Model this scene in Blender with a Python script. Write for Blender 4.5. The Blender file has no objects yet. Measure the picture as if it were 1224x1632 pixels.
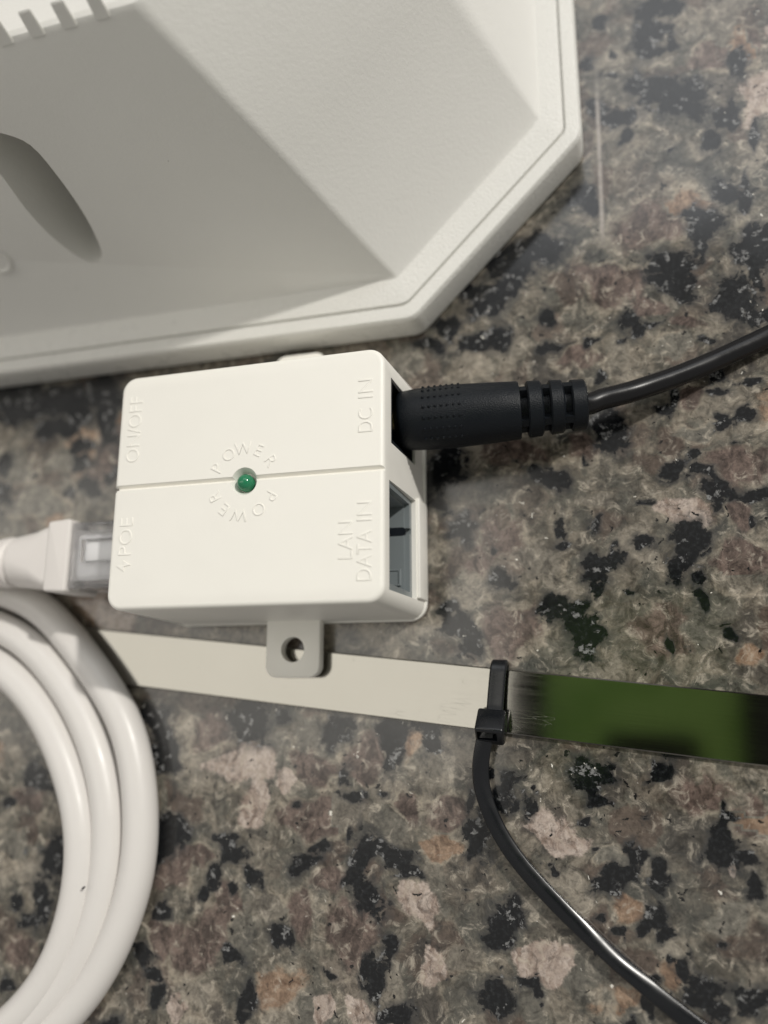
import bpy, bmesh, math, random
import numpy as np
from mathutils import Vector, Matrix
from math import pi, sin, cos, radians

# 1 Blender unit = 1 cm. World: granite top at z = 0, camera above the origin.
S = bpy.context.scene
S.unit_settings.system = 'METRIC'
S.unit_settings.scale_length = 0.01
COL = S.collection
rnd = random.Random(7)

# ------------------------------------------------------------------ camera
F = 1226.0                                   # focal length in photo pixels (1224 x 1632)
CAM_H = 12.834
_d = np.array([(977.83 - 612) / F, (1085.62 - 816) / F, 1.0]); _d /= np.linalg.norm(_d)
_ex = np.array([1.0, 0, 0]) - _d[0] * _d; _ex /= np.linalg.norm(_ex)
_ez = -_d
_ey = np.cross(_ez, _ex)
RM = np.array([_ex, _ey, _ez])               # camera axes -> world axes

def at(px, py, z=0.0):
    """world point at height z that the photo shows at pixel (px, py)"""
    w = RM @ np.array([(px - 612) / F, (py - 816) / F, 1.0])
    t = (z - CAM_H) / w[2]
    return Vector((w[0] * t, w[1] * t, z))

cd = bpy.data.cameras.new('camera')
cam = bpy.data.objects.new('camera', cd)
COL.objects.link(cam)
cd.sensor_fit = 'VERTICAL'; cd.sensor_height = 36.0; cd.sensor_width = 27.0
cd.lens = 36.0 * F / 1632.0
cd.clip_start = 0.1; cd.clip_end = 2000
right, up, back = RM[:, 0], -RM[:, 1], -RM[:, 2]
cam.matrix_world = Matrix(((right[0], up[0], back[0], 0), (right[1], up[1], back[1], 0),
                           (right[2], up[2], back[2], CAM_H), (0, 0, 0, 1)))
cd.dof.use_dof = True
cd.dof.focus_distance = 11.9
cd.dof.aperture_fstop = cd.lens * 1e-3 / (2 * 0.19)
S.camera = cam

# ------------------------------------------------------------------ light
W = bpy.data.worlds.new('World'); S.world = W; W.use_nodes = True
W.node_tree.nodes['Background'].inputs[0].default_value = (1.0, 0.968, 0.918, 1)
W.node_tree.nodes['Background'].inputs[1].default_value = 0.335

def area(name, loc, target, sx, sy, power, color, shape='RECTANGLE'):
    l = bpy.data.lights.new(name, 'AREA'); l.shape = shape
    l.size = sx; l.size_y = sy; l.energy = power; l.color = color
    o = bpy.data.objects.new(name, l); COL.objects.link(o)
    o.location = loc
    o.rotation_euler = (Vector(target) - Vector(loc)).to_track_quat('-Z', 'Y').to_euler()
    return o
KD = Vector((1.02, 0.68, 1.0)).normalized()
area('ceiling_spot_lamp', KD * 230 + Vector((-5, 4, 0)), (-5, 4, 0), 9, 9, 3.5e5, (1.0, 0.965, 0.90), 'DISK')
o = area('ceiling_bounce', (-212, 24, 200), (-212, 24, 0), 376, 98, 1.85e5, (1.0, 0.955, 0.865))  # area light in place of the unseen lit ceiling at left
area('ceiling_bounce', (45, 200, 200), (45, 200, 0), 210, 150, 1.7e5, (0.95, 0.975, 1.0))  # second ceiling patch, added for glare on the upper-right stone
S.view_settings.view_transform = 'Standard'; S.view_settings.look = 'None'
S.view_settings.exposure = 0.0; S.view_settings.gamma = 1.0
S.cycles.max_bounces = 10; S.cycles.transmission_bounces = 8
S.cycles.use_denoising = True

# ------------------------------------------------------------------ materials
class NT:
    def __init__(s, name):
        s.m = bpy.data.materials.new(name); s.m.use_nodes = True
        s.t = s.m.node_tree; s.b = s.t.nodes['Principled BSDF']
        s.co = s.t.nodes.new('ShaderNodeTexCoord').outputs['Object']
    def n(s, typ, **kw):
        nd = s.t.nodes.new(typ)
        for k, v in kw.items():
            if k in nd.inputs: s.put(nd.inputs[k], v)
            else: setattr(nd, k, v)
        return nd
    def put(s, sock, v):
        if isinstance(v, bpy.types.NodeSocket): s.t.links.new(v, sock)
        else:
            if isinstance(v, tuple) and len(v) == 3 and sock.type == 'RGBA': v = v + (1,)
            sock.default_value = v
    def set(s, **kw):
        for k, v in kw.items(): s.put(s.b.inputs[k.replace('_', ' ')], v)
    def noise(s, scale, detail=4, rough=.55, dist=0, co=None):
        nd = s.n('ShaderNodeTexNoise', Scale=scale, Detail=detail, Roughness=rough, Distortion=dist)
        s.put(nd.inputs['Vector'], co or s.co); return nd.outputs['Fac']
    def math(s, op, a, b=0.0, c=0.0, clamp=False):
        nd = s.n('ShaderNodeMath', operation=op, use_clamp=clamp)
        s.put(nd.inputs[0], a); s.put(nd.inputs[1], b)
        if op in ('MULTIPLY_ADD', 'COMPARE'): s.put(nd.inputs[2], c)
        return nd.outputs[0]
    def ramp(s, v, lo, hi, a=0.0, b=1.0, smooth=True):
        nd = s.n('ShaderNodeMapRange', interpolation_type='SMOOTHSTEP' if smooth else 'LINEAR')
        for i, x in enumerate((v, lo, hi, a, b)): s.put(nd.inputs[i], x)
        return nd.outputs[0]
    def mix(s, f, a, b, bt='MIX'):
        nd = s.n('ShaderNodeMix', data_type='RGBA', blend_type=bt)
        s.put(nd.inputs[0], f); s.put(nd.inputs[6], a); s.put(nd.inputs[7], b); return nd.outputs[2]
    def bump(s, h, strength=.1, dist=.01):
        nd = s.n('ShaderNodeBump', Strength=strength, Distance=dist)
        s.put(nd.inputs['Height'], h); s.t.links.new(nd.outputs[0], s.b.inputs['Normal'])

def plastic(name, col, rough=.45, var=.006, grain=60, bump=.15, bdist=.004, spec=.5, specks=True):
    t = NT(name)
    n1 = t.noise(1.1, 3)
    dark = tuple(c * (1 - var * 2) for c in col)
    c = t.mix(t.ramp(n1, .3, .7), dark, col)
    if specks:      # a few dust specks
        v = t.n('ShaderNodeTexVoronoi', Scale=1.6)
        t.put(v.inputs['Vector'], t.co)
        sp = t.ramp(v.outputs['Distance'], .012, .022, 1, 0)
        sel = t.ramp(t.n('ShaderNodeSeparateColor', Color=v.outputs['Color']).outputs[0], .80, .82)
        c = t.mix(t.math('MULTIPLY', sp, sel), c, (.10, .09, .08))
    t.set(Base_Color=c, Roughness=t.ramp(t.noise(3, 4), .3, .7, rough - .05, rough + .06))
    t.b.inputs['Specular IOR Level'].default_value = spec
    t.bump(t.noise(grain, 3), bump, bdist)
    return t.m

M = {}
M['case'] = plastic('cream_plastic', (.87, .85, .795), .42, grain=45, bump=.10)
M['panel'] = plastic('matte_white_plastic', (.72, .712, .68), .48, grain=15, bump=.34, bdist=.014)
M['rim'] = plastic('grained_white_plastic', (.735, .728, .695), .30, grain=24, bump=.8, bdist=.018)
M['cable'] = plastic('white_cable_jacket', (.70, .675, .65), .36, grain=30, bump=.05)
M['boot'] = plastic('white_boot_plastic', (.72, .685, .66), .45, grain=30, bump=.08)
M['black'] = plastic('black_moulded_plastic', (.006, .008, .011), .40, grain=46, bump=.7, bdist=.010, spec=.22, specks=False)
M['cord'] = plastic('black_cord_rubber', (.005, .005, .006), .26, grain=40, bump=.1, spec=.4, specks=False)
M['tie'] = plastic('black_nylon', (.005, .006, .008), .26, grain=5, bump=.06, bdist=.01, specks=False)
M['dark'] = plastic('black_jack_plastic', (.010, .013, .018), .35, grain=30, specks=False)
M['grey'] = plastic('grey_jack_plastic', (.20, .225, .235), .38, grain=30, specks=False)
M['phone'] = plastic('green_phone_back', (.30, .56, .13), .5, grain=30, bump=0, specks=False)
M['hand_standin'] = plastic('black_hand_standin', (.012, .012, .012), .7, grain=30, bump=0, specks=False)
M['gold'] = plastic('contact_metal', (.7, .55, .3), .3, specks=False)
M['gold'].node_tree.nodes['Principled BSDF'].inputs['Metallic'].default_value = 1

t = NT('green_led_epoxy')
t.set(Base_Color=(.03, .27, .13), Roughness=.12, Transmission_Weight=.3, IOR=1.5)
M['led'] = t.m
t = NT('clear_plug_plastic')
t.set(Base_Color=(.95, .95, .965), Roughness=t.ramp(t.noise(6, 4), .3, .7, .04, .16), Transmission_Weight=.9, IOR=1.45)
t.bump(t.noise(5, 3), .15, .03)
M['clear'] = t.m
t = NT('milky_inner_plastic')
t.set(Base_Color=(.72, .715, .725), Roughness=.4)
M['milky'] = t.m

t = NT('green_case')
t.set(Base_Color=t.mix(t.ramp(t.noise(.55, 2), .35, .65), (.30, .60, .13), (.46, .80, .22)), Roughness=.4)
M['phone'] = t.m
t = NT('polished_steel')
mp = t.n('ShaderNodeMapping'); t.put(mp.inputs['Vector'], t.co); mp.inputs['Scale'].default_value = (.5, 60, 60)
br = t.noise(2.2, 4, co=mp.outputs[0])
mp2 = t.n('ShaderNodeMapping'); t.put(mp2.inputs['Vector'], t.co); mp2.inputs['Scale'].default_value = (3, 26, 1)
mp2.inputs['Rotation'].default_value = (0, 0, .35)
v = t.n('ShaderNodeTexVoronoi', Scale=.6, feature='DISTANCE_TO_EDGE'); t.put(v.inputs['Vector'], mp2.outputs[0])
scr = t.math('MULTIPLY', t.ramp(v.outputs['Distance'], 0, .012, 1, 0), t.ramp(t.noise(1.3, 2), .58, .68))
t.set(Base_Color=t.mix(t.noise(.8, 3), (.295, .286, .258), (.315, .306, .278)), Metallic=1.0,
      Roughness=t.math('ADD', t.ramp(br, .3, .7, 0.075, .125), t.math('MULTIPLY', scr, .25)))
t.bump(t.math('ADD', t.math('MULTIPLY', br, .25), t.math('MULTIPLY', scr, -.6)), .12, .0015)
M['steel'] = t.m

# ------------------------------------------------------------------ mesh helpers
def link(name, me, mat, parent=None, smooth=35, kind=None):
    me.materials.clear(); me.materials.append(M[mat] if isinstance(mat, str) else mat)
    if smooth:
        for p in me.polygons: p.use_smooth = True
        me.set_sharp_from_angle(angle=radians(smooth))
    o = bpy.data.objects.new(name, me); COL.objects.link(o)
    if parent is not None: o.parent = parent
    if kind: o['kind'] = kind
    return o

def thing(name, label, cat, loc=(0, 0, 0), group=None):
    o = bpy.data.objects.new(name, None); COL.objects.link(o)
    o.location = loc; o['label'] = label; o['category'] = cat
    if group: o['group'] = group
    return o

def tag(o, label, cat):
    o['label'] = label; o['category'] = cat

def mesh(bm, name='m'):
    bmesh.ops.recalc_face_normals(bm, faces=bm.faces)
    me = bpy.data.meshes.new(name); bm.to_mesh(me); bm.free(); return me

def loft(rings, cap=True, closed=False):
    """rings: lists of equally many points, each ring a closed loop"""
    bm = bmesh.new(); R = [[bm.verts.new(p) for p in r] for r in rings]
    n = len(R[0]); m = len(R)
    for i in range(m if closed else m - 1):
        a, b = R[i], R[(i + 1) % m]
        for j in range(n):
            bm.faces.new((a[j], a[(j + 1) % n], b[(j + 1) % n], b[j]))
    if cap and not closed:
        bm.faces.new(list(reversed(R[0]))); bm.faces.new(R[-1])
    return bm

def round_poly(pts, radii, seg=6):
    """counter-clockwise polygon with rounded corners"""
    out = []; n = len(pts)
    for i, p in enumerate(pts):
        p = Vector(p[:2]); a = Vector(pts[i - 1][:2]) - p; b = Vector(pts[(i + 1) % n][:2]) - p
        r = radii[i] if isinstance(radii, (list, tuple)) else radii
        a.normalize(); b.normalize(); half = a.angle(b) / 2
        tlen = r / math.tan(half)
        c = p + (a + b).normalized() * (r / sin(half))
        s = p + a * tlen - c; e = p + b * tlen - c
        ang = s.angle(e) if r > 0 else 0
        a0 = math.atan2(s.y, s.x)
        for k in range(seg + 1):
            th = a0 + ang * k / seg
            out.append((c.x + r * cos(th), c.y + r * sin(th)))
    return out

def rect(x0, x1, y0, y1): return [(x0, y0), (x1, y0), (x1, y1), (x0, y1)]

def prism(outline, z0, z1, bev=.03, seg=3, bottom=True):
    """solid from an outline with softened top and bottom edges (outline scaled by true inset)"""
    pts = [Vector(p) for p in outline]; n = len(pts)
    nrm = []
    for i in range(n):
        d = (pts[(i + 1) % n] - pts[i - 1]); nrm.append(Vector((d.y, -d.x)).normalized())
    def ring(ins, z): return [(p.x - q.x * ins, p.y - q.y * ins, z) for p, q in zip(pts, nrm)]
    R = []
    if bottom:
        for k in range(seg): a = pi / 2 * k / seg; R.append(ring(bev * (1 - sin(a)), z0 + bev * (1 - cos(a))))
    R.append(ring(0, z0 + (bev if bottom else 0)))
    R.append(ring(0, z1 - bev))
    for k in range(1, seg + 1): a = pi / 2 * k / seg; R.append(ring(bev * (1 - cos(a)), z1 - bev + bev * sin(a)))
    return loft(R)

def box(x0, x1, y0, y1, z0, z1, bev=0.0, seg=2):
    bm = bmesh.new(); bmesh.ops.create_cube(bm, size=1)
    for v in bm.verts:
        v.co = Vector((x0 + (v.co.x + .5) * (x1 - x0), y0 + (v.co.y + .5) * (y1 - y0), z0 + (v.co.z + .5) * (z1 - z0)))
    if bev: bmesh.ops.bevel(bm, geom=list(bm.edges), offset=bev, segments=seg, affect='EDGES', profile=.5)
    return bm

def join(*bms):
    out = bms[0]
    for b in bms[1:]:
        me = bpy.data.meshes.new('tmp'); b.to_mesh(me); b.free(); out.from_mesh(me); bpy.data.meshes.remove(me)
    return out

def cyl(c, r, z0, z1, n=32, r2=None):
    r2 = r if r2 is None else r2
    return loft([[(c[0] + r * cos(2 * pi * k / n), c[1] + r * sin(2 * pi * k / n), z0) for k in range(n)],
                 [(c[0] + r2 * cos(2 * pi * k / n), c[1] + r2 * sin(2 * pi * k / n), z1) for k in range(n)]])

def lathe(prof, frame, n=40):
    """prof: (along, radius); frame: Matrix with local x as the axis"""
    return loft([[frame @ Vector((a, r * cos(2 * pi * k / n), r * sin(2 * pi * k / n))) for k in range(n)] for a, r in prof])

def cut(me, cutters, union=False):
    """boolean a mesh with bmeshes; returns the new mesh"""
    a = bpy.data.objects.new('tmp_a', me); COL.objects.link(a); tmp = []
    for c in cutters:
        b = bpy.data.objects.new('tmp_b', mesh(c)); COL.objects.link(b); tmp.append(b)
        m = a.modifiers.new('b', 'BOOLEAN'); m.object = b; m.operation = 'UNION' if union else 'DIFFERENCE'; m.solver = 'EXACT'
    dg = bpy.context.evaluated_depsgraph_get()
    out = bpy.data.meshes.new_from_object(a.evaluated_get(dg), depsgraph=dg)
    for x in [a] + tmp: bpy.data.objects.remove(x)
    return out

def spline(pts, n=10, closed=False):
    P = [Vector(p) for p in pts]; out = []
    m = len(P)
    for i in range(m if closed else m - 1):
        if closed: p0, p1, p2, p3 = P[i - 1], P[i], P[(i + 1) % m], P[(i + 2) % m]
        else: p0, p1, p2, p3 = P[max(i - 1, 0)], P[i], P[i + 1], P[min(i + 2, m - 1)]
        for k in range(n):
            u = k / n
            out.append(.5 * ((2 * p1) + (p2 - p0) * u + (2 * p0 - 5 * p1 + 4 * p2 - p3) * u * u + (3 * p1 - p0 - 3 * p2 + p3) * u ** 3))
    if not closed: out.append(P[-1])
    return out

def tube(pts, r, n=20):
    rings = []; up0 = Vector((0, 0, 1))
    for i, p in enumerate(pts):
        d = (pts[min(i + 1, len(pts) - 1)] - pts[max(i - 1, 0)]).normalized()
        s = d.cross(up0).normalized(); u = s.cross(d)
        rr = r(i / (len(pts) - 1)) if callable(r) else r
        rings.append([p + s * (rr * cos(2 * pi * k / n)) + u * (rr * sin(2 * pi * k / n)) for k in range(n)])
    return loft(rings)

# ================================================================== granite countertop
R1, R2, R4, R5 = (560, 0, 1.843), (700, 650, 2.336), (250, 1100, 2.448), (700, 1200, 2.336)
RC, RL = (900, 480, 3.778), (0, 1000, 2.583)
DARK = {
 'R4': "355,110,60,80 345,160,50,40 905,215,36,66 880,170,50,22 1065,205,45,38 1040,150,55,45 280,620,34,58 330,650,38,38 230,575,14,14 230,745,28,38 800,690,42,88 775,765,30,30 930,665,55,38 985,735,35,22 860,640,40,28 590,680,42,38 630,605,24,28 490,985,40,30 480,1015,28,20 520,1000,20,24 300,1060,18,30 300,1085,26,24 880,985,22,38 645,1160,30,18 390,740,24,28 430,750,11,18 735,310,16,30 770,400,38,28 545,455,14,11 535,315,9,9 1210,410,14,38 40,840,20,28 15,590,60,56 30,520,38,28 30,240,55,60 15,130,30,60 10,1180,28,40 850,830,50,50 840,1090,34,52 880,1150,18,60 350,1220,22,50 340,1290,20,20 930,1275,60,28 700,160,42,34 480,95,24,18 180,800,22,22 320,800,14,22 735,560,14,18 880,380,18,14 590,600,16,16",
 'R5': "560,75,58,36 530,130,26,18 590,175,34,16 835,90,46,30 280,120,28,44 200,70,22,28 250,200,46,58 345,240,16,44 140,330,42,76 230,390,18,24 370,165,7,18 530,235,18,14 575,340,14,16 720,345,32,44 670,450,50,38 610,520,48,33 820,430,42,52 910,330,18,16 760,220,16,16 1075,290,38,34 1090,215,18,18 1070,380,56,66 1165,430,28,18 1165,550,24,42 255,620,42,68 225,700,36,26 285,700,18,28 270,570,28,28 575,637,18,14 650,668,18,16 735,655,28,18 800,605,44,38 850,660,32,32 890,775,18,20 950,815,24,36 1020,890,44,42 1060,960,58,38 1180,880,58,38 1200,930,48,48 800,850,28,18 860,905,14,14 200,910,52,44 185,965,38,32 330,880,38,22 345,920,18,24 370,970,9,14 735,955,13,28 1045,730,18,13 335,375,7,15 357,432,7,11 425,440,12,7 390,425,9,4 940,30,78,24 115,535,14,9 25,855,7,9 250,800,10,9 640,1005,38,14 960,930,38,32",
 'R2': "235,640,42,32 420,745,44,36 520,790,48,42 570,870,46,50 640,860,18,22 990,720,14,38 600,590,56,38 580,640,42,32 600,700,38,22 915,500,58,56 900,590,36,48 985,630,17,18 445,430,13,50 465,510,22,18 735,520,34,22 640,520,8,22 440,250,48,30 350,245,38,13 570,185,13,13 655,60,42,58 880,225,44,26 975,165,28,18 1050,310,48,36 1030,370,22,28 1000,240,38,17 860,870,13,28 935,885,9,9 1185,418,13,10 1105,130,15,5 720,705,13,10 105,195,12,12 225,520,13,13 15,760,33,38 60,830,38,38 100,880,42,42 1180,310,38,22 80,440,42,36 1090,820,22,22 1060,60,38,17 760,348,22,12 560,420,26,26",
 'R1': "690,190,24,18 730,70,18,14 785,155,11,9 880,45,38,24 890,95,44,17 900,140,28,18 940,40,16,24 960,125,14,11 930,155,11,11 850,250,34,34 900,280,58,36 960,310,56,42 1000,270,48,28 710,310,22,16 760,345,28,22 800,335,18,16 795,400,14,18 1055,410,22,28 1110,345,28,28 1140,190,17,38 1090,545,28,18 1040,640,36,46 1010,700,32,38 940,800,52,46 910,770,38,28 960,840,42,28 1110,870,48,48 1080,900,38,28 1180,720,38,56 945,440,9,7 690,600,33,33 1190,800,18,38 1150,560,17,28 765,215,17,5 1205,420,16,34",
 'R0': "250,170,240,80 560,240,160,90 800,180,120,110 130,230,120,110 300,250,90,80 420,430,120,70 650,330,90,90 870,300,80,200 500,110,200,45 900,560,50,50 30,740,75,50 40,950,70,60 100,70,90,50 260,830,20,20 600,840,18,12 590,980,40,30 750,900,60,60",  # large blots here paint the panel's shadow over partly dark stone
 'R6': "830,160,170,66 700,300,120,70 750,190,120,80 640,330,80,66 900,130,80,60 560,440,80,56 540,620,90,30 640,610,60,46 900,630,60,24 930,500,40,30 300,640,60,30 480,330,60,40",  # black stone; wide stamps also paint deeper shade beside the panel
 'RC': "360,150,44,56 400,220,36,28 480,190,46,17 165,240,32,32 345,280,22,17 240,425,26,26 300,710,56,86 830,265,32,22 970,90,56,46 1130,100,56,46 680,560,26,38 620,620,56,22 950,450,36,26 940,540,56,22 1120,450,46,26 960,690,36,26 1100,720,56,44 1030,855,24,5",
 'RL': "30,700,18,22 40,1150,22,26 110,1230,36,22 160,1150,32,76 230,950,42,76 190,640,42,42 100,915,5,14 150,600,36,46 720,850,46,36 690,1130,17,26 700,500,40,50 620,350,36,36 590,1340,36,36 440,1590,46,36 620,1420,26,17 30,1460,36,17",
}
# crystals and a painted haze blob: x, y, rx, ry, kind (b brown, o orange, g grey, p pale pink, s sand)
CRYST = {
 'R0': "600,700,260,120,g 250,1050,240,120,g 150,800,120,90,g 820,1000,120,100,g",
 'R4': "600,490,130,70,b 600,300,95,80,b 170,990,105,130,b 290,870,65,105,b 140,660,85,62,b 560,880,58,95,b 760,950,95,140,b 690,770,75,50,b 800,260,72,90,b 985,440,62,56,b 1140,440,72,70,b 1085,600,52,62,o 970,220,52,52,o 450,1180,75,95,o 340,290,110,85,p 365,450,55,80,p 490,370,45,45,p 1020,840,72,75,p 1060,1090,55,95,p 800,1265,66,52,p 620,1280,42,42,p 430,870,64,66,s 720,470,90,70,s 100,1215,30,40,p 240,140,90,70,b",
 'R5': "50,200,62,72,b 30,330,52,52,o 430,310,112,70,p 410,800,105,95,p 445,870,38,28,p 670,925,85,40,o 680,590,62,40,o 640,360,56,52,g 1190,270,72,82,b 1010,160,105,65,b 1060,640,75,66,g 900,840,66,56,o 1095,465,20,25,p 90,760,80,70,s",
 'R2': "270,180,115,60,b 560,140,75,50,b 880,390,110,65,p 1130,200,95,72,b 1130,390,62,62,b 1130,560,115,82,b 260,820,125,105,b 240,480,85,62,b 140,560,64,64,b 850,830,115,82,b 1170,900,62,52,o 600,320,60,40,s 380,560,70,90,s 1100,650,70,40,s",
 'R1': "880,650,115,62,b 780,830,95,72,b 1060,170,85,42,b 1160,140,52,52,o 1000,590,62,40,o 1080,60,60,60,s 830,300,40,60,s",
 'RC': "100,320,140,60,b 480,70,120,60,b 700,150,110,50,b 780,560,80,60,b 640,300,120,60,g 500,650,120,50,s 780,750,130,60,g",
 'RL': "130,700,80,80,b 100,1350,80,60,b 60,900,60,80,g 720,1000,60,70,b 690,1250,60,100,b 740,1550,30,40,p",  # grey blob inside the coil paints the reflected haze there
}
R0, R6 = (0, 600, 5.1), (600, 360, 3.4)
REG = dict(R0=R0, R6=R6, R1=R1, R2=R2, R4=R4, R5=R5, RC=RC, RL=RL)
def px_ellipse(reg, x, y, rx, ry):
    ox, oy, s = REG[reg]
    c = at(ox + x / s, oy + y / s); ax = at(ox + (x + rx) / s, oy + y / s) - c; ay = at(ox + x / s, oy + (y + ry) / s) - c
    return c, ax, ay

X0, X1, Y0, Y1, STEP = -24.0, 13.0, -16.0, 27.0, 0.065
nx, ny = int((X1 - X0) / STEP) + 1, int((Y1 - Y0) / STEP) + 1
gx = np.linspace(X0, X1, nx); gy = np.linspace(Y0, Y1, ny)
fields = np.full((4, ny, nx), -1.6, np.float32); fields[3] = .5
nrg = np.random.default_rng(3)
def vnoise(cell):
    a = nrg.standard_normal((int((Y1 - Y0) / cell) + 3, int((X1 - X0) / cell) + 3)).astype(np.float32)
    fx, fy = (gx - X0) / cell, (gy - Y0) / cell; ix, iy = fx.astype(int), fy.astype(int)
    sx_, sy_ = fx - ix, fy - iy; sx_ = sx_ * sx_ * (3 - 2 * sx_); sy_ = (sy_ * sy_ * (3 - 2 * sy_))[:, None]
    r0 = a[iy][:, ix] * (1 - sx_) + a[iy][:, ix + 1] * sx_; r1 = a[iy + 1][:, ix] * (1 - sx_) + a[iy + 1][:, ix + 1] * sx_
    return r0 * (1 - sy_) + r1 * sy_
WX = .10 * vnoise(.8) + .05 * vnoise(.37) + .03 * vnoise(.17)
WY = .10 * vnoise(.8) + .05 * vnoise(.37) + .03 * vnoise(.17)
def stamp(ch, c, ax, ay, tint=None):
    r = max(ax.length, ay.length) * 2.6
    i0, i1 = np.searchsorted(gx, (c.x - r, c.x + r)); j0, j1 = np.searchsorted(gy, (c.y - r, c.y + r))
    if i1 <= i0 or j1 <= j0: return
    dx = gx[None, i0:i1] - c.x; dy = gy[j0:j1, None] - c.y
    det = ax.x * ay.y - ax.y * ay.x
    dx = dx + WX[j0:j1, i0:i1]; dy = dy + WY[j0:j1, i0:i1]
    u = (dx * ay.y - dy * ay.x) / det; v = (-dx * ax.y + dy * ax.x) / det
    th = np.arctan2(v, u); lobes = 1.0
    for kk, am in ((2, .10), (3, .16), (5, .13), (7, .08)): lobes = lobes + am * rnd.uniform(.3, 1) * np.cos(kk * th + rnd.uniform(0, 6.28))
    f = 1 - np.sqrt(u * u + v * v) / lobes
    sub = fields[ch, j0:j1, i0:i1]
    if tint is not None:
        fields[3, j0:j1, i0:i1] = np.where(f > np.maximum(sub, -.45), tint, fields[3, j0:j1, i0:i1])
    np.maximum(sub, f, out=sub)
for reg, txt in CRYST.items():
    for w in txt.split():
        a = w.split(','); c, ax, ay = px_ellipse(reg, *map(float, a[:4]))
        stamp({'p': 2}.get(a[4], 1), c, ax * 1.06, ay * 1.06, {'b': .15, 'o': .85, 'g': .5, 's': .65, 'p': rnd.uniform(.2, .8)}[a[4]])
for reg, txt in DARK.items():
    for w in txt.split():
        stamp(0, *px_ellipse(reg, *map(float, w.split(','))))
def traced(x, y):        # where the photo shows the stone, the stamps above set its tone
    p = RM.T @ np.array([x, y, -CAM_H]); u = 612 + F * p[0] / p[2]; v = 816 + F * p[1] / p[2]
    if u < -30 or u > 1250 or v < -30 or v > 1660: return False
    return not (u < 260 and 580 < v < 980) and not (620 < u < 760 and 440 < v < 900)
for k in range(1500):
    c = Vector((rnd.uniform(X0, X1), rnd.uniform(Y0, Y1), 0))
    if traced(c.x, c.y): continue
    th = rnd.uniform(0, pi); q = rnd.uniform(.5, 1)
    big = rnd.random() < .55
    r = rnd.uniform(.25, .85) if big else rnd.choice((.1, .18, .3, .42))
    ax = Vector((cos(th), sin(th), 0)) * r; ay = Vector((-sin(th), cos(th), 0)) * r * q
    stamp((2 if rnd.random() < .2 else 1) if big else 0, c, ax, ay, rnd.random() if big else None)

me = bpy.data.meshes.new('countertop')
co = np.zeros((ny * nx, 3), np.float32); co[:, 0] = np.tile(gx, ny); co[:, 1] = np.repeat(gy, nx)
idx = np.arange(ny * nx).reshape(ny, nx)
quads = np.stack([idx[:-1, :-1], idx[:-1, 1:], idx[1:, 1:], idx[1:, :-1]], -1).reshape(-1, 4)
me.vertices.add(len(co)); me.vertices.foreach_set('co', co.ravel())
me.loops.add(quads.size); me.loops.foreach_set('vertex_index', quads.ravel().astype(np.int32))
me.polygons.add(len(quads)); me.polygons.foreach_set('loop_start', np.arange(0, quads.size, 4, dtype=np.int32))
me.update(calc_edges=True)
att = me.attributes.new('minerals', 'FLOAT_COLOR', 'POINT')
att.data.foreach_set('color', np.clip(fields, -1.6, 1).transpose(1, 2, 0).reshape(-1).astype(np.float32))

t = NT('speckled_granite')
at_n = t.n('ShaderNodeAttribute', attribute_name='minerals')
sep = t.n('ShaderNodeSeparateColor'); t.put(sep.inputs[0], at_n.outputs['Color'])
fd, fb, fp, tint = sep.outputs[0], sep.outputs[1], sep.outputs[2], at_n.outputs['Alpha']
wn = t.n('ShaderNodeTexNoise', Scale=1.5, Detail=6, Roughness=.62); t.put(wn.inputs['Vector'], t.co)
vs = t.n('ShaderNodeVectorMath', operation='SUBTRACT'); t.put(vs.inputs[0], wn.outputs['Color']); vs.inputs[1].default_value = (.5, .5, .5)
vm = t.n('ShaderNodeVectorMath', operation='MULTIPLY_ADD'); t.put(vm.inputs[0], vs.outputs[0]); vm.inputs[1].default_value = (.75, .75, 0); t.put(vm.inputs[2], t.co)
wco = vm.outputs[0]
nA = t.noise(1.3, 5, .6, co=wco); nB = t.noise(4, 6, .66, .4); nC = t.noise(14, 5, .68); nD = t.noise(2.0, 7, .68, .8, co=wco)
ed = t.math('ADD', t.math('MULTIPLY', t.math('SUBTRACT', nB, .5), 1.5), t.math('MULTIPLY', t.math('SUBTRACT', nC, .5), .85))
# ground mass: sand, olive and grey grains
vor = t.n('ShaderNodeTexVoronoi', Scale=1.45); t.put(vor.inputs['Vector'], wco)
vsep = t.n('ShaderNodeSeparateColor'); t.put(vsep.inputs[0], vor.outputs['Color'])
vor2 = t.n('ShaderNodeTexVoronoi', Scale=1.45, feature='DISTANCE_TO_EDGE'); t.put(vor2.inputs['Vector'], wco)
eb = t.ramp(t.math('ADD', vor2.outputs['Distance'], t.math('MULTIPLY', ed, .05)), .0, .12)
nE = t.noise(1.2, 8, .66, 1.3); nF = t.noise(4.2, 8, .70, .9)
c = t.mix(t.ramp(nE, .36, .64), (.105, .094, .074), (.375, .322, .250))
c = t.mix(t.ramp(nD, .42, .64, 0, .8), c, (.160, .155, .128))
c = t.mix(t.math('MULTIPLY', eb, t.ramp(vsep.outputs[0], .56, .78, 0, .6)), c, (.48, .42, .335))
c = t.mix(t.math('MULTIPLY', eb, t.ramp(vsep.outputs[1], .62, .76, 0, .65)), c, (.130, .086, .068))
c = t.mix(t.math('MULTIPLY', eb, t.ramp(vsep.outputs[2], .76, .86, 0, .6)), c, (.085, .088, .078))
c = t.mix(t.ramp(t.noise(2.3, 8, .70, 1.1), .50, .66, 0, .66), c, (.055, .053, .049))
c = t.mix(1.0, c, (.70, .71, .73), 'MULTIPLY')
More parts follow.
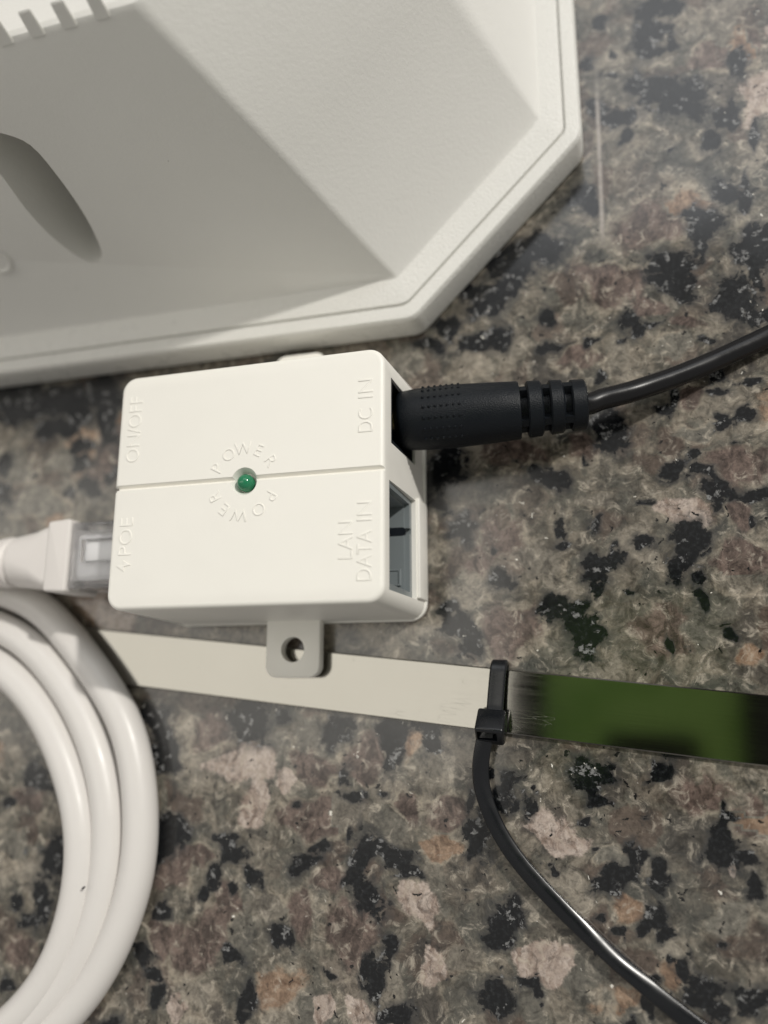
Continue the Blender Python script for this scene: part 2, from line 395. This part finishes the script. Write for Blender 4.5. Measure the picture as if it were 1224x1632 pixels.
# brown and orange feldspar, streaked inside
ms = t.n('ShaderNodeMapping'); t.put(ms.inputs['Vector'], wco); ms.inputs['Scale'].default_value = (3.4, 1.3, 1); ms.inputs['Rotation'].default_value = (0, 0, .5)
st = t.noise(1.4, 7, .62, 1.2, co=ms.outputs[0])
brown = t.mix(t.ramp(st, .34, .68), (.056, .040, .035), (.195, .143, .122))
orange = t.mix(t.ramp(st, .3, .7), (.165, .096, .062), (.37, .26, .18))
grey = t.mix(t.ramp(st, .3, .7), (.125, .118, .102), (.23, .215, .18))
ct = t.mix(t.ramp(tint, .3, .5), brown, grey); ct = t.mix(t.ramp(tint, .6, .85), ct, orange)
fbn = t.math('ADD', fb, t.math('MULTIPLY', ed, .50))
c = t.mix(t.ramp(fbn, -.14, .26, 0, .90), c, ct)
rimv = t.math('MULTIPLY', t.ramp(fbn, -.30, -.02), t.ramp(fbn, -.02, .24, 1, 0))
c = t.mix(t.math('MULTIPLY', rimv, t.ramp(nE, .42, .62, 0, .6)), c, (.40, .35, .275))
# pale pink feldspar
pale = t.mix(t.ramp(st, .34, .66), (.25, .185, .15), (.60, .51, .45))
pale = t.mix(t.ramp(nF, .44, .66, 0, .6), pale, (.32, .245, .20))
fpn = t.math('ADD', fp, t.math('MULTIPLY', ed, .42))
c = t.mix(t.ramp(fpn, -.08, .14, 0, .92), c, pale)
# fine mottling
c = t.mix(t.ramp(nC, .34, .60, .62, 0), c, t.mix(1.0, c, (.50, .50, .51), 'MULTIPLY'))
c = t.mix(t.ramp(nF, .36, .50, .70, 0), c, t.mix(1.0, c, (.34, .335, .33), 'MULTIPLY'))
c = t.mix(t.ramp(nF, .52, .70, 0, .6), c, (.52, .465, .385))
# pale hairline veins along grain borders
vein = t.math('MULTIPLY', t.ramp(vor2.outputs['Distance'], 0, .025, 1, 0), t.ramp(nF, .52, .62))
c = t.mix(t.math('MULTIPLY', vein, .4), c, (.52, .46, .38))
# black mica and painted shade: ragged clusters, grey glints in the colour, loose flakes
flake = t.n('ShaderNodeTexVoronoi', Scale=8.5); t.put(flake.inputs['Vector'], wco)
fsep = t.n('ShaderNodeSeparateColor'); t.put(fsep.inputs[0], flake.outputs['Color'])
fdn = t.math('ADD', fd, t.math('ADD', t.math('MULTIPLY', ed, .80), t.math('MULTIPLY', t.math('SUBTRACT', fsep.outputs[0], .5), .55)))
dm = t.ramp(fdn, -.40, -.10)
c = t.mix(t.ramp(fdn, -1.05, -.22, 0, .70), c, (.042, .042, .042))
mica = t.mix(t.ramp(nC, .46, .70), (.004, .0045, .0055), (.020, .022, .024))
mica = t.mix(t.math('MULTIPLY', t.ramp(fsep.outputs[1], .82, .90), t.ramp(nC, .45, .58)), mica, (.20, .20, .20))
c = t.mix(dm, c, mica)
flk = t.n('ShaderNodeTexVoronoi', Scale=6.5); t.put(flk.inputs['Vector'], wco)
fks = t.n('ShaderNodeSeparateColor'); t.put(fks.inputs[0], flk.outputs['Color'])
sm = t.math('MULTIPLY', t.ramp(t.math('ADD', flk.outputs['Distance'], t.math('MULTIPLY', ed, .20)), .12, .20, 1, 0), t.ramp(fks.outputs[2], .90, .915))
c = t.mix(sm, c, (.010, .010, .010))
# crystal glints, painted into the colour as pale specks
gl = t.n('ShaderNodeTexVoronoi', Scale=9.0); t.put(gl.inputs['Vector'], wco)
gsep = t.n('ShaderNodeSeparateColor'); t.put(gsep.inputs[0], gl.outputs['Color'])
gm = t.math('MULTIPLY', t.ramp(t.math('ADD', gl.outputs['Distance'], t.math('MULTIPLY', ed, .12)), .08, .15, 1, 0), t.ramp(gsep.outputs[0], .93, .945))
c = t.mix(gm, c, (.80, .77, .70))
# one long pale line beside the white panel
sx = t.n('ShaderNodeSeparateXYZ'); t.put(sx.inputs[0], t.co)
pa, pb = at(950, 110), at(961, 395)
k_ = (pb.x - pa.x) / (pb.y - pa.y)
off = t.math('SUBTRACT', sx.outputs[0], t.math('MULTIPLY_ADD', sx.outputs[1], k_, pa.x - k_ * pa.y))
line = t.ramp(t.math('ABSOLUTE', t.math('ADD', off, t.math('MULTIPLY', t.math('SUBTRACT', nB, .5), .03))), .012, .055, 1, 0)
line = t.math('MULTIPLY', line, t.math('MULTIPLY', t.ramp(sx.outputs[1], pb.y - .1, pb.y + .5), t.ramp(sx.outputs[1], pa.y - 1.2, pa.y + .4, 1, 0)))
c = t.mix(t.math('MULTIPLY', line, t.ramp(nB, .25, .6, .25, .62)), c, (.52, .47, .43))
t.set(Base_Color=c, Roughness=t.ramp(t.noise(.9, 5, .6), .3, .7, .10, .20), IOR=1.6)
t.bump(nC, .02, .004)
ct_o = link('countertop', me, t.m, smooth=0)
ct_o['kind'] = 'structure'; ct_o['label'] = 'polished speckled granite countertop in brown, olive and black'

# ================================================================== white antenna panel
pan = thing('antenna_panel', 'large white octagonal plastic antenna panel with raised hump lying on the granite', 'antenna', (-9.4, 15.7, 0))
OX, OY = -9.4, 15.7
RX, BY = .05, 6.2                         # right and bottom edges
LX, TY = 2 * OX - RX, 2 * OY - BY
def octa(ins, z, r, ch=3.03):
    x0, x1, y0, y1 = LX + ins, RX - ins, BY + ins, TY - ins
    c = ch - ins * (2 - math.sqrt(2))
    pts = [(x0 + c, y0), (x1 - c, y0), (x1, y0 + c), (x1, y1 - c), (x1 - c, y1), (x0 + c, y1), (x0, y1 - c), (x0, y0 + c)]
    return [(p[0], p[1], z) for p in round_poly(pts, r, 6)]
def sym(a, b, ra, rb, z):                  # octagon given by its two corners at lower right
    mx, my = lambda p: (2 * OX - p[0], p[1]), lambda p: (p[0], 2 * OY - p[1])
    pts = [mx(a), a, b, my(b), my(a), my(mx(a)), my(mx(b)), mx(b)]
    return [(p[0], p[1], z) for p in round_poly(pts, [ra, ra, rb, rb, ra, ra, rb, rb], 6)]
prof = [(.14, .0, .3), (.05, .03, .35), (.012, .08, .38), (0, .15, .4), (0, .64, .4), (.012, .70, .4), (.05, .742, .38), (.10, .752, .36),
        (.265, .762, .30), (.275, .71, .30), (.305, .71, .28), (.318, .775, .28), (.34, .782, .28)]
flange = loft([octa(*p) for p in prof] + [octa(.80, .785, .2), octa(.80, .3, .2)])
fl = link('flange', mesh(flange), 'rim', pan)
for v in fl.data.vertices: v.co -= Vector((OX, OY, 0))
hump = loft([sym((-3.26, 6.99), (-.62, 9.70), .12, .12, .5), sym((-3.26, 6.99), (-.62, 9.70), .12, .12, .77),
             sym((-3.31, 7.06), (-.70, 9.745), .14, .16, .83),
             sym((-4.45, 7.97), (-1.85, 10.67), .22, .55, 3.15),
             sym((-5.56, 8.86), (-2.97, 11.59), .26, .95, 5.42), sym((-5.60, 8.92), (-3.03, 11.62), .26, .95, 5.48),
             sym((-5.66, 9.02), (-3.12, 11.66), .26, .95, 5.49), sym((-6.3, 10.6), (-4.6, 12.3), .12, .95, 4.75)])
# slot cut into the sloping face, and vent notches along the top edge
sl = (8.9 - 7.05) / (5.5 - .78)
def on_face(px, py, lift=0.0):
    w = RM @ np.array([(px - 612) / F, (py - 816) / F, 1.0])
    # y = 7.05 + (z - .78) * sl
    tt = (7.05 + (CAM_H - .78) * sl) / (w[1] - w[2] * sl)
    return Vector((w[0] * tt, w[1] * tt, CAM_H + w[2] * tt))
fn = Vector((0, -1, sl)).normalized()
ell = [on_face(p.x, p.y) for p in spline([(x, y, 0) for x, y in ((0, 211), (49, 231), (98, 288), (136, 344), (157, 386), (162, 407), (153, 419), (124, 408), (82, 376), (42, 333), (0, 276), (-34, 240), (-38, 220), (-22, 209))], 4, True)]
ec = sum(ell, Vector()) / len(ell)
tipx = max(p.x for p in ell)
slot = loft([[p + fn * .4 for p in ell], [p - fn * .02 for p in ell], [ec + (p - ec) * .97 - fn * (.55 + 1.5 * max(0, min(1, (p.x - tipx + 1.6) / 1.6))) + Vector((.20, 0, 0)) for p in ell]])
hm = cut(mesh(hump), [slot])
hu = link('raised_back', hm, 'panel', pan, 30)
hu.data.transform(Matrix.Translation((-OX, -OY, 0)))
for k in range(14):
    x = -6.16 - k * .53
    q0, q1 = 8.86 - .012, 8.86 + .32 * sl - .012
    tb = loft([[(x - .115, q0, 5.42), (x + .115, q0, 5.42), (x + .115, q0 + .05, 5.42), (x - .115, q0 + .05, 5.42)],
               [(x - .10, q1, 5.74), (x + .10, q1, 5.74), (x + .10, q1 + .03, 5.74), (x - .10, q1 + .03, 5.74)]])
    bmesh.ops.bevel(tb, geom=list(tb.edges), offset=.012, segments=2, affect='EDGES')
    me = mesh(tb); me.transform(Matrix.Translation((-OX, -OY, 0)))
    link('vent_fin', me, 'panel', pan)
# moulded ring boss on the sloping face
bc = on_face(-8, 413)
fr = Matrix.Translation(bc - Vector((OX, OY, 0))) @ fn.to_track_quat('X', 'Z').to_matrix().to_4x4()
link('moulded_boss', mesh(lathe([(-.1, .33), (.02, .325), (.05, .30), (.05, .25), (.015, .225), (.012, .14), (-.05, .13)], fr)), 'panel', pan)

# ================================================================== power injector box
BXc, BYc, BL, BW, BH, BM = -5.354, 3.0375, 4.5975, 3.9, 2.348, .08
inj = thing('power_injector', 'small cream plastic injector box with embossed lettering and a green light', 'injector', (BXc, BYc, 0))
OFF = Matrix.Translation((-BXc, -BYc, 0))
def part(name, bm, mat, parent=inj, smooth=35, kind=None, off=OFF):
    me = bm if isinstance(bm, bpy.types.Mesh) else mesh(bm)
    if off: me.transform(off)
    return link(name, me, mat, parent, smooth, kind)
def ring(ins, z, r=.26):
    e = BM * (1 - z / BH) - ins
    return [(p[0], p[1], z) for p in round_poly(rect(BXc - BL / 2 - e, BXc + BL / 2 + e, BYc - BW / 2 - e, BYc + BW / 2 + e), max(r - ins, .02), 8)]
shell = loft([ring(.03, .10), ring(.03, .155), ring(0, .16), ring(0, BH - .075), ring(.006, BH - .045), ring(.022, BH - .02), ring(.046, BH - .005), ring(.075, BH)])
GY = 3.075
gv = loft([[(-8, GY + .0, BH - .065), (-8, GY + .075, BH + .05), (-8, GY - .065, BH + .05), (-8, GY - .025, BH - .065)],
           [(-2.6, GY + .0, BH - .065), (-2.6, GY + .075, BH + .05), (-2.6, GY - .065, BH + .05), (-2.6, GY - .025, BH - .065)]])
LEDC = (-5.32, 3.03)
cuts = [gv, box(-7.9, -7.60, GY - .07, GY + .02, 1.6, 2.6),
        loft([[(LEDC[0] + r * cos(2 * pi * k / 32), LEDC[1] + r * sin(2 * pi * k / 32), z) for k in range(32)] for r, z in ((.155, BH - .14), (.165, BH - .10), (.235, BH + .02))]),
        box(-3.75, -2.7, 3.56, 4.62, .66, 2.0), box(-4.4, -2.7, 1.30, 2.95, .66, 2.10),
        box(-8.2, -6.9, 1.42, 2.86, .55, 1.85)]
part('upper_shell', cut(mesh(shell), cuts), 'case')
base = prism(round_poly(rect(BXc - BL / 2 - .10, BXc + BL / 2 + .105, BYc - BW / 2 - .10, BYc + BW / 2 + .10), .30, 8), .02, .15, .03)
lipb = box(-3.085, -2.940, 1.32, 3.0, .05, .63, .022, 3)
part('base_plate', base, 'case')
part('socket_lip', lipb, 'case')
for sgn in (-1, 1):
    y0, y1 = (.06, 1.3) if sgn < 0 else (4.8, 5.97)
    r = [.2, .2, .02, .02] if sgn < 0 else [.02, .02, .2, .2]
    ear = cut(mesh(prism(round_poly(rect(-5.76, -4.76, y0, y1), r, 6), .20, .40, .03)), [cyl((-5.26, .53 if sgn < 0 else 5.56), .215, 0, 1)])
    part('mounting_ear', ear, 'case')
# sockets
part('power_jack', cut(mesh(box(-3.74, -3.04, 3.565, 4.615, .665, 1.995)), [box(-3.45, -2.8, 3.62, 4.56, .70, 1.95)]), 'dark')
jack = cut(mesh(box(-4.39, -3.07, 1.305, 2.945, .665, 2.095)),
           [box(-4.1, -2.8, 1.44, 2.82, .84, 1.97), box(-4.1, -3.02, 2.36, 2.46, .70, .9),
            box(-3.16, -2.8, 1.40, 2.86, .80, 2.01)])
jk = part('data_socket', jack, 'grey')
part('slot_shade_insert', prism(round_poly(rect(-4.05, -3.12, 2.33, 2.47), .068, 4), .80, .848, .004, 1), 'dark')  # black insert painting the slot's dark depth
part('socket_tab', cut(mesh(box(-3.62, -3.2, 1.50, 1.78, .84, .875, .01, 1)), [box(-3.58, -3.24, 1.53, 1.75, .86, .9)]), 'grey')
bm = box(-4.05, -3.6, 1.60, 1.63, 1.3, 1.33)
for k in range(1, 8): bm = join(bm, box(-4.05, -3.6, 1.60 + k * .115, 1.63 + k * .115, 1.3, 1.33))
part('socket_contact', bm, 'gold', kind='stuff')
# indicator
led = loft([[(LEDC[0] + .136 * cos(2 * pi * k / 32) * r, LEDC[1] - .01 + .136 * sin(2 * pi * k / 32) * r, z) for k in range(32)]
            for r, z in [(1, BH - .135), (1, BH - .07)] + [(cos(a), BH - .07 + .14 * sin(a)) for a in [pi / 2 * i / 8 for i in range(1, 8)]] + [(.02, BH + .0705)]])
part('indicator_light', led, 'led', smooth=60)

# embossed lettering
def text_mesh(s, size, ext=.003, thick=-.006):
    cu = bpy.data.curves.new('t', 'FONT'); cu.body = s; cu.size = size; cu.extrude = ext; cu.bevel_depth = .004; cu.bevel_resolution = 1
    cu.offset = -.0055; cu.resolution_u = 4
    ob = bpy.data.objects.new('t', cu); COL.objects.link(ob)
    dg = bpy.context.evaluated_depsgraph_get(); me = bpy.data.meshes.new_from_object(ob.evaluated_get(dg), depsgraph=dg)
    bpy.data.objects.remove(ob)
    return me
def fit_text(s, x_top, x_base, y0, y1):
    """reads upward (towards +y), letter tops towards -x, between the given bounds"""
    me = text_mesh(s, .3)
    co = np.array([v.co[:] for v in me.vertices]); lo, hi = co.min(0), co.max(0)
    for v in me.vertices:
        u = (v.co.x - lo[0]) / (hi[0] - lo[0]); w = (v.co.y - lo[1]) / (hi[1] - lo[1])
        v.co = Vector((x_base + (x_top - x_base) * w, y0 + (y1 - y0) * u, BH + v.co.z + .003))
    return me
for s, a, b, y0, y1 in (('ON/OFF', -7.475, -7.235, 3.50, 4.63), ('DC', -3.46, -3.23, 3.65, 4.02), ('IN', -3.46, -3.23, 4.19, 4.49), ('LAN', -3.755, -3.535, 1.735, 2.30),
                        ('DATA', -3.468, -3.245, 1.41, 2.15), ('IN', -3.468, -3.245, 2.29, 2.58), ('POE', -7.49, -7.255, 1.96, 2.57)):
    part('lettering', fit_text(s, a, b, y0, y1), 'case', smooth=0)
for word in (zip('POWER', (152, 122, 94, 64, 33)), zip('POWER', (-30, -60, -97, -127, -157))):
    out = bpy.data.meshes.new('power_word'); bm = bmesh.new()
    for ch, deg in word:
        me = text_mesh(ch, .285); co = np.array([v.co[:] for v in me.vertices]); mid = (co.min(0) + co.max(0)) / 2
        a = radians(deg)
        me.transform(Matrix.Translation((LEDC[0] + .535 * cos(a), LEDC[1] + .535 * sin(a), BH + .003)) @ Matrix.Rotation(a - pi / 2, 4, 'Z') @ Matrix.Translation((-mid[0], -mid[1], 0)))
        bm.from_mesh(me); bpy.data.meshes.remove(me)
    bm.to_mesh(out); bm.free()
    part('lettering', out, 'case', smooth=0)
bolt = [(-7.49, 1.79), (-7.355, 1.70), (-7.365, 1.775), (-7.245, 1.80), (-7.375, 1.875), (-7.36, 1.80)]
part('bolt_symbol', loft([[(x, y, BH - .01) for x, y in bolt], [(x, y, BH + .012) for x, y in bolt]]), 'case', smooth=0)

# ================================================================== black power plug and cord
pw = thing('power_cable', 'black round power plug with ribbed strain relief and thin cord in the DC IN socket', 'power cable', (-2.2, 4.2, 0))
OFF2 = Matrix.Translation((2.2, -4.2, 0))
p0, p1 = Vector((-3.12, 4.155, 1.26)), Vector((-.12, 4.30, .82))
ax = (p1 - p0).normalized(); LN = (p1 - p0).length
fr = Matrix.Translation(p0) @ ax.to_track_quat('X', 'Z').to_matrix().to_4x4()
part('plug_body', lathe([(-.05, .30), (.0, .42), (.02, .455), (.06, .475), (.3, .50), (.9, .515), (1.5, .49), (1.92, .468), (1.95, .46), (1.97, .30)], fr), 'black', pw, off=OFF2)
part('plug_pin', lathe([(-.6, .2), (-.03, .2)], fr, 20), 'gold', pw, off=OFF2)
bms = [lathe([(1.95, .28), (LN - .04, .27)], fr, 24)]
for i, (a, b, r) in enumerate(((2.07, 2.31, .455), (2.42, 2.64, .435), (2.75, 2.99, .41))):
    bms.append(lathe([(a, r - .03), (a + .025, r), (b - .025, r - .01), (b, r - .04)], fr))
for q in range(4):
    a = radians(52 + 90 * q)
    for s0, s1 in ((1.94, 2.09), (2.29, 2.44), (2.62, 2.77)):
        b = box(s0, s1, .22, .40, -.06, .06)
        bmesh.ops.transform(b, matrix=fr @ Matrix.Rotation(a, 4, 'X'), verts=b.verts); bms.append(b)
part('strain_relief', join(*bms), 'black', pw, off=OFF2)
bms = []
for i in range(7):
    for j in range(9):
        a = radians(-12 + 20 * j); s = .44 + i * .095
        b = bmesh.new(); bmesh.ops.create_icosphere(b, subdivisions=1, radius=.028)
        bmesh.ops.transform(b, matrix=fr @ Matrix.Translation((s, .507 * cos(a), .507 * sin(a))), verts=b.verts); bms.append(b)
part('grip_dots', join(*bms), 'black', pw, kind='stuff', off=OFF2)
# cord centre line: leaves the plug, sinks to the stone, runs out of the frame
cl = [p1 - ax * .3, p1] + [at(x, y, z) for x, y, z in ((960, 636, .75), (1000, 626, .64), (1032, 616, .54), (1075, 601, .43), (1118, 584, .33), (1170, 561, .24), (1224, 536, .175), (1300, 497, .175), (1400, 440, .175))] + [Vector((6.5, 8.2, .175)), Vector((10, 12, .175))]
part('cord', tube(spline(cl, 8), .172, 20), 'cord', pw, off=OFF2)

# ================================================================== steel strip
def bar(corners, z0, z1):
    return loft([[(p[0], p[1], z0) for p in corners], [(p[0], p[1], z1) for p in corners]])
tA, tB, bA, bB = Vector((-9.823, 1.016)), Vector((2.175, -.202)), Vector((-8.686, -.073)), Vector((2.077, -1.212))
td, bd = (tB - tA), (bB - bA)
stp = [tA - td * .11, bA - bd * .2, bB + bd * .35, tB + td * .32]
bm = bar([(p.x, p.y) for p in stp], .045, .085)
bmesh.ops.bevel(bm, geom=list(bm.edges), offset=.019, segments=1, affect='EDGES')
me = mesh(bm)
ang = math.atan2(td.y, td.x); mid = Vector((-3.6, -.05, 0))
me.transform(Matrix.Rotation(-ang, 4, 'Z') @ Matrix.Translation(-mid))
strip = link('metal_strip', me, 'steel', smooth=20)
strip.location = mid; strip.rotation_euler = (0, 0, ang)
tag(strip, 'long shiny steel strip lying on the granite below the cream box', 'metal strip')

# ================================================================== black zip tie
zt = thing('zip_tie', 'black nylon zip tie looped round the steel strip with a long curling tail', 'zip tie', (-1.85, -.2, 0))
OFF3 = Matrix.Translation((1.85, .2, 0))
def ribbon(path, width, thick, n=8, rail=.018):
    """path: (centre, width vector direction); swept flat strap with softened edges"""
    P = [Vector(p) for p, w in path]; Wd = [Vector(w) for p, w in path]
    P, Wd = spline(P, n), spline(Wd, n)
    rings = []
    for i, p in enumerate(P):
        d = (P[min(i + 1, len(P) - 1)] - P[max(i - 1, 0)]).normalized()
        w = Wd[i] - d * Wd[i].dot(d); w.normalize(); u = w.cross(d)
        h, q = (width(i / (len(P) - 1)) if callable(width) else width) / 2, thick / 2; e = min(q * .6, .03)
        prof = [(-h, -q + e), (-h + e, -q), (h - e, -q), (h, -q + e), (h, q - e), (h - e, q), (h - e * 2.2, q), (h - e * 3, q - rail), (-h + e * 3, q - rail), (-h + e * 2.2, q), (-h + e, q), (-h, q - e)]
        if rail > .02:      # rounded rails along both edges
            r_ = rail; arc = [(r_ * cos(t_), r_ * sin(t_)) for t_ in [pi * k / 5 for k in range(6)]]
            prof = [(-h, -q + .02), (-h + .02, -q), (h - .02, -q), (h, -q + .02)] + [(h - r_ + a, q - r_ + b) for a, b in arc] + [(-h + r_ + a, q - r_ + b) for a, b in arc]
        rings.append([p + w * a + u * b for a, b in prof])
    return loft(rings)
wx = (1, -.03, 0)
loop = [((-1.83, -.55, .34), wx), ((-1.82, -.36, .29), wx), ((-1.79, -.05, .26), wx), ((-1.765, .16, .25), wx), ((-1.75, .265, .20), wx), ((-1.748, .30, .12), wx), ((-1.75, .24, .022), wx), ((-1.77, .0, .016), wx), ((-1.80, -.4, .016), wx), ((-1.83, -.80, .03), wx), ((-1.84, -.93, .10), wx), ((-1.84, -.90, .22), wx), ((-1.84, -.80, .34), wx)]
part('strap', ribbon(loop, .262, .085, 8, .001), 'tie', zt, off=OFF3)
hd = cut(mesh(box(-.225, .225, -.21, .21, -.19, .19, .045, 3)), [box(-.190, .120, -.4, -.10, -.07, .12), box(-.175, .105, -.4, .4, -.005, .10)])
hd.transform(Matrix.Translation((-1.885, -.695, .36)) @ Matrix.Rotation(radians(-5), 4, 'Z') @ Matrix.Rotation(radians(-40), 4, 'X'))
part('head', hd, 'tie', zt, off=OFF3)
tail_px = [(779, 1150, .36), (774, 1172, .36), (765, 1200, .33), (763, 1232, .28), (766, 1255, .24), (774, 1286, .20), (799, 1341, .16), (827, 1378, .14), (856, 1405, .12), (917, 1474, .10), (984, 1538, .10), (1063, 1598, .085), (1103, 1632, .085), (1180, 1690, .13), (1260, 1740, .14)]
tp = [at(*p) for p in tail_px]; path = []
for i, p in enumerate(tp):
    d = (tp[min(i + 1, len(tp) - 1)] - tp[max(i - 1, 0)]).normalized()
    tw = radians((0, 4, 12, 24, 18, 8, 4, 3, 5, 10, 22, 8, 2, 0, 0)[i])
    s = d.cross(Vector((0, 0, -1))).normalized()
    path.append((p, s * cos(tw) + Vector((0, 0, -1)) * sin(tw)))
sm_ = [Vector(p) for p, w in path]
for _ in range(2): sm_[2:-1] = [(sm_[i - 1] + sm_[i] * 2 + sm_[i + 1]) / 4 for i in range(2, len(sm_) - 1)]
path = [(p, w) for p, (_, w) in zip(sm_, path)]
part('tail', ribbon(path, lambda u: .265 - .015 * min(1, u * 3), .12, 10, .035), 'tie', zt, off=OFF3, smooth=70)

# ================================================================== white network cable
nc = thing('network_cable', 'thick white network cable coiled beside the box with its clear plug in the POE socket', 'network cable', (-9.3, 2.15, 0))
OFF4 = Matrix.Translation((9.3, -2.15, 0))
PZ = 1.2
plug = cut(mesh(box(-9.02, -7.3, 1.56, 2.74, .82, 1.60, .05, 2)), [box(-8.78, -7.2, 2.02, 2.42, 1.50, 1.7, .01, 1), box(-9.3, -8.15, 1.72, 2.58, .95, 1.42)])
part('plug_housing', plug, 'clear', nc, off=OFF4)
part('crimp_bar', box(-8.75, -7.6, 2.04, 2.40, 1.36, 1.53, .03, 2), 'milky', nc, off=OFF4)
part('wire_bundle', box(-9.0, -8.1, 1.76, 2.54, .98, 1.40, .12, 3), 'milky', nc, off=OFF4)
part('plug_latch', loft([[(-9.1, 1.60, .55), (-9.1, 2.5, .55), (-9.1, 2.5, .68), (-9.1, 1.60, .68)], [(-8.1, 1.52, .50), (-8.1, 2.45, .50), (-8.1, 2.45, .56), (-8.1, 1.52, .56)], [(-7.3, 1.9, .75), (-7.3, 2.4, .75), (-7.3, 2.4, .81), (-7.3, 1.9, .81)]]), 'clear', nc, off=OFF4)
part('collar', prism(round_poly([(-9.47, 1.53), (-9.0, 1.50), (-9.0, 2.80), (-9.47, 2.77)], .06, 4), .72, 1.66, .05), 'boot', nc, off=OFF4)
def sq(x, hy, hz, r, zc, yc, n=6):
    return [(x, yc + a, zc + b) for a, b in round_poly([(-hy, -hz), (hy, -hz), (hy, hz), (-hy, hz)], r, n)]
rings = [sq(-9.40, .58, .44, .15, 1.19, 2.15), sq(-9.55, .575, .44, .2, 1.19, 2.15), sq(-9.85, .53, .45, .36, 1.18, 2.15), sq(-10.2, .49, .46, .44, 1.17, 2.15), sq(-10.36, .475, .46, .45, 1.16, 2.15),
         sq(-10.40, .43, .42, .40, 1.16, 2.15), sq(-10.47, .42, .41, .40, 1.16, 2.15), sq(-10.52, .47, .46, .44, 1.15, 2.15), sq(-10.72, .46, .45, .44, 1.15, 2.15), sq(-10.78, .41, .40, .39, 1.14, 2.15),
         sq(-10.85, .41, .40, .39, 1.14, 2.14), sq(-10.9, .45, .44, .43, 1.13, 2.14), sq(-11.2, .43, .43, .42, 1.12, 2.13), sq(-11.6, .40, .40, .39, 1.10, 2.11), sq(-12.0, .36, .36, .35, 1.07, 2.08)]
part('boot', loft(rings), 'boot', nc, off=OFF4)
def px(lst, z): return [at(x, y, z) for x, y in lst]
I_ = px([(68, 1580), (109, 1512), (131, 1414), (133, 1338), (121, 1258), (95, 1180), (60, 1116), (15, 1066)], .40)
M_ = px([(100, 1585), (137, 1530), (165, 1445), (178, 1348), (176, 1275), (158, 1186), (126, 1118), (82, 1058), (36, 1012)], .31)
O_ = px([(118, 1612), (168, 1540), (202, 1467), (225, 1366), (227, 1288), (214, 1192), (190, 1128), (138, 1041), (84, 979), (42, 952)], .30)
CC = Vector((-12.65, -2.8, 0))
def back_half(p_from, p_to, z, n=10):
    """the unseen left half of a turn: from the top of one strand round to the bottom of the next"""
    a0 = math.atan2(p_from.y - CC.y, p_from.x - CC.x); a1 = math.atan2(p_to.y - CC.y, p_to.x - CC.x) + 2 * pi
    r0, r1 = (p_from - CC).to_2d().length, (p_to - CC).to_2d().length
    out = []
    for k in range(1, n):
        u = k / n; a = a0 + (a1 - a0) * u; r = r0 + (r1 - r0) * u
        zz = p_from.z + (p_to.z - p_from.z) * u + z * sin(pi * u)
        out.append(Vector((CC.x + r * cos(a), CC.y + r * sin(a), zz)))
    return out
st0 = [Vector((-11.7, 2.1, 1.09)), Vector((-12.6, 2.0, 1.0))]
path = st0 + back_half(Vector((-13.2, 1.6, .9)), I_[0], 0)[1:] + I_ + back_half(I_[-1], M_[0], .25) + M_ + back_half(M_[-1], O_[0], .15) + O_ + back_half(O_[-1], O_[0] + Vector((-.5, -.7, .6)), .5)
def even(pts, step, its):
    """evenly spaced, smoothed copy of a path"""
    a = np.array([p[:] for p in pts]); d = np.r_[0, np.cumsum(np.linalg.norm(np.diff(a, axis=0), axis=1))]
    q = np.linspace(0, d[-1], int(d[-1] / step)); a = np.stack([np.interp(q, d, a[:, k]) for k in range(3)], 1)
    for _ in range(its): a[1:-1] = .25 * a[:-2] + .5 * a[1:-1] + .25 * a[2:]
    g = np.random.default_rng(11).standard_normal((len(a), 2))
    for _ in range(60): g[1:-1] = .25 * g[:-2] + .5 * g[1:-1] + .25 * g[2:]
    a[:, :2] += .10 * g
    return [Vector(p) for p in a]
part('cable_coil', tube(even(spline(path, 8), .16, 40), .305, 22), 'cable', nc, off=OFF4)

sp = bmesh.new(); bmesh.ops.create_icosphere(sp, subdivisions=2, radius=1)
q = at(133, 1415, .70)
bmesh.ops.transform(sp, matrix=Matrix.Translation(q) @ Matrix.Rotation(.6, 4, 'Z') @ Matrix.Diagonal((.045, .018, .014, 1)), verts=sp.verts)
part('dark_speck', sp, 'dark', nc, off=OFF4)

# ================================================================== the phone that takes the picture (mirrored in the steel strip)
cm = cam.matrix_world.copy()
ph = bpy.data.objects.new('smartphone', None); COL.objects.link(ph)
ph.matrix_world = cm @ Matrix.Translation((0, 0, 1.0))
ph['label'] = 'green phone in an added dark frame for the hands, its green back mirrored in the steel strip'; ph['category'] = 'phone'
def ppart(name, bm, mat):
    o_ = link(name, mesh(bm), mat, ph); return o_
ppart('phone_back', prism(round_poly(rect(-2.75, 3.45, -3.0, 3.3), .6, 6), .25, .9, .05), 'phone')
ppart('dark_block', prism(round_poly(rect(-.6, 2.2, -3.0, -1.4), .3, 5), .05, .26, .04), 'hand_standin')  # added black block for the dark spot mirrored in the strip
ring_o = prism(round_poly(rect(-4.0, 5.0, -3.7, 4.0), .9, 6), .0, .95, .05)  # added dark frame standing in for the hands around the phone
ppart('hand_standin', bmesh.new() if False else ring_o, 'hand_standin')
bpy.data.objects['hand_standin'].data = cut(bpy.data.objects['hand_standin'].data, [prism(round_poly(rect(-2.78, 3.48, -3.03, 3.33), .6, 6), -.5, .6, .01)])
bpy.data.objects['hand_standin'].data.materials.clear(); bpy.data.objects['hand_standin'].data.materials.append(M['hand_standin'])
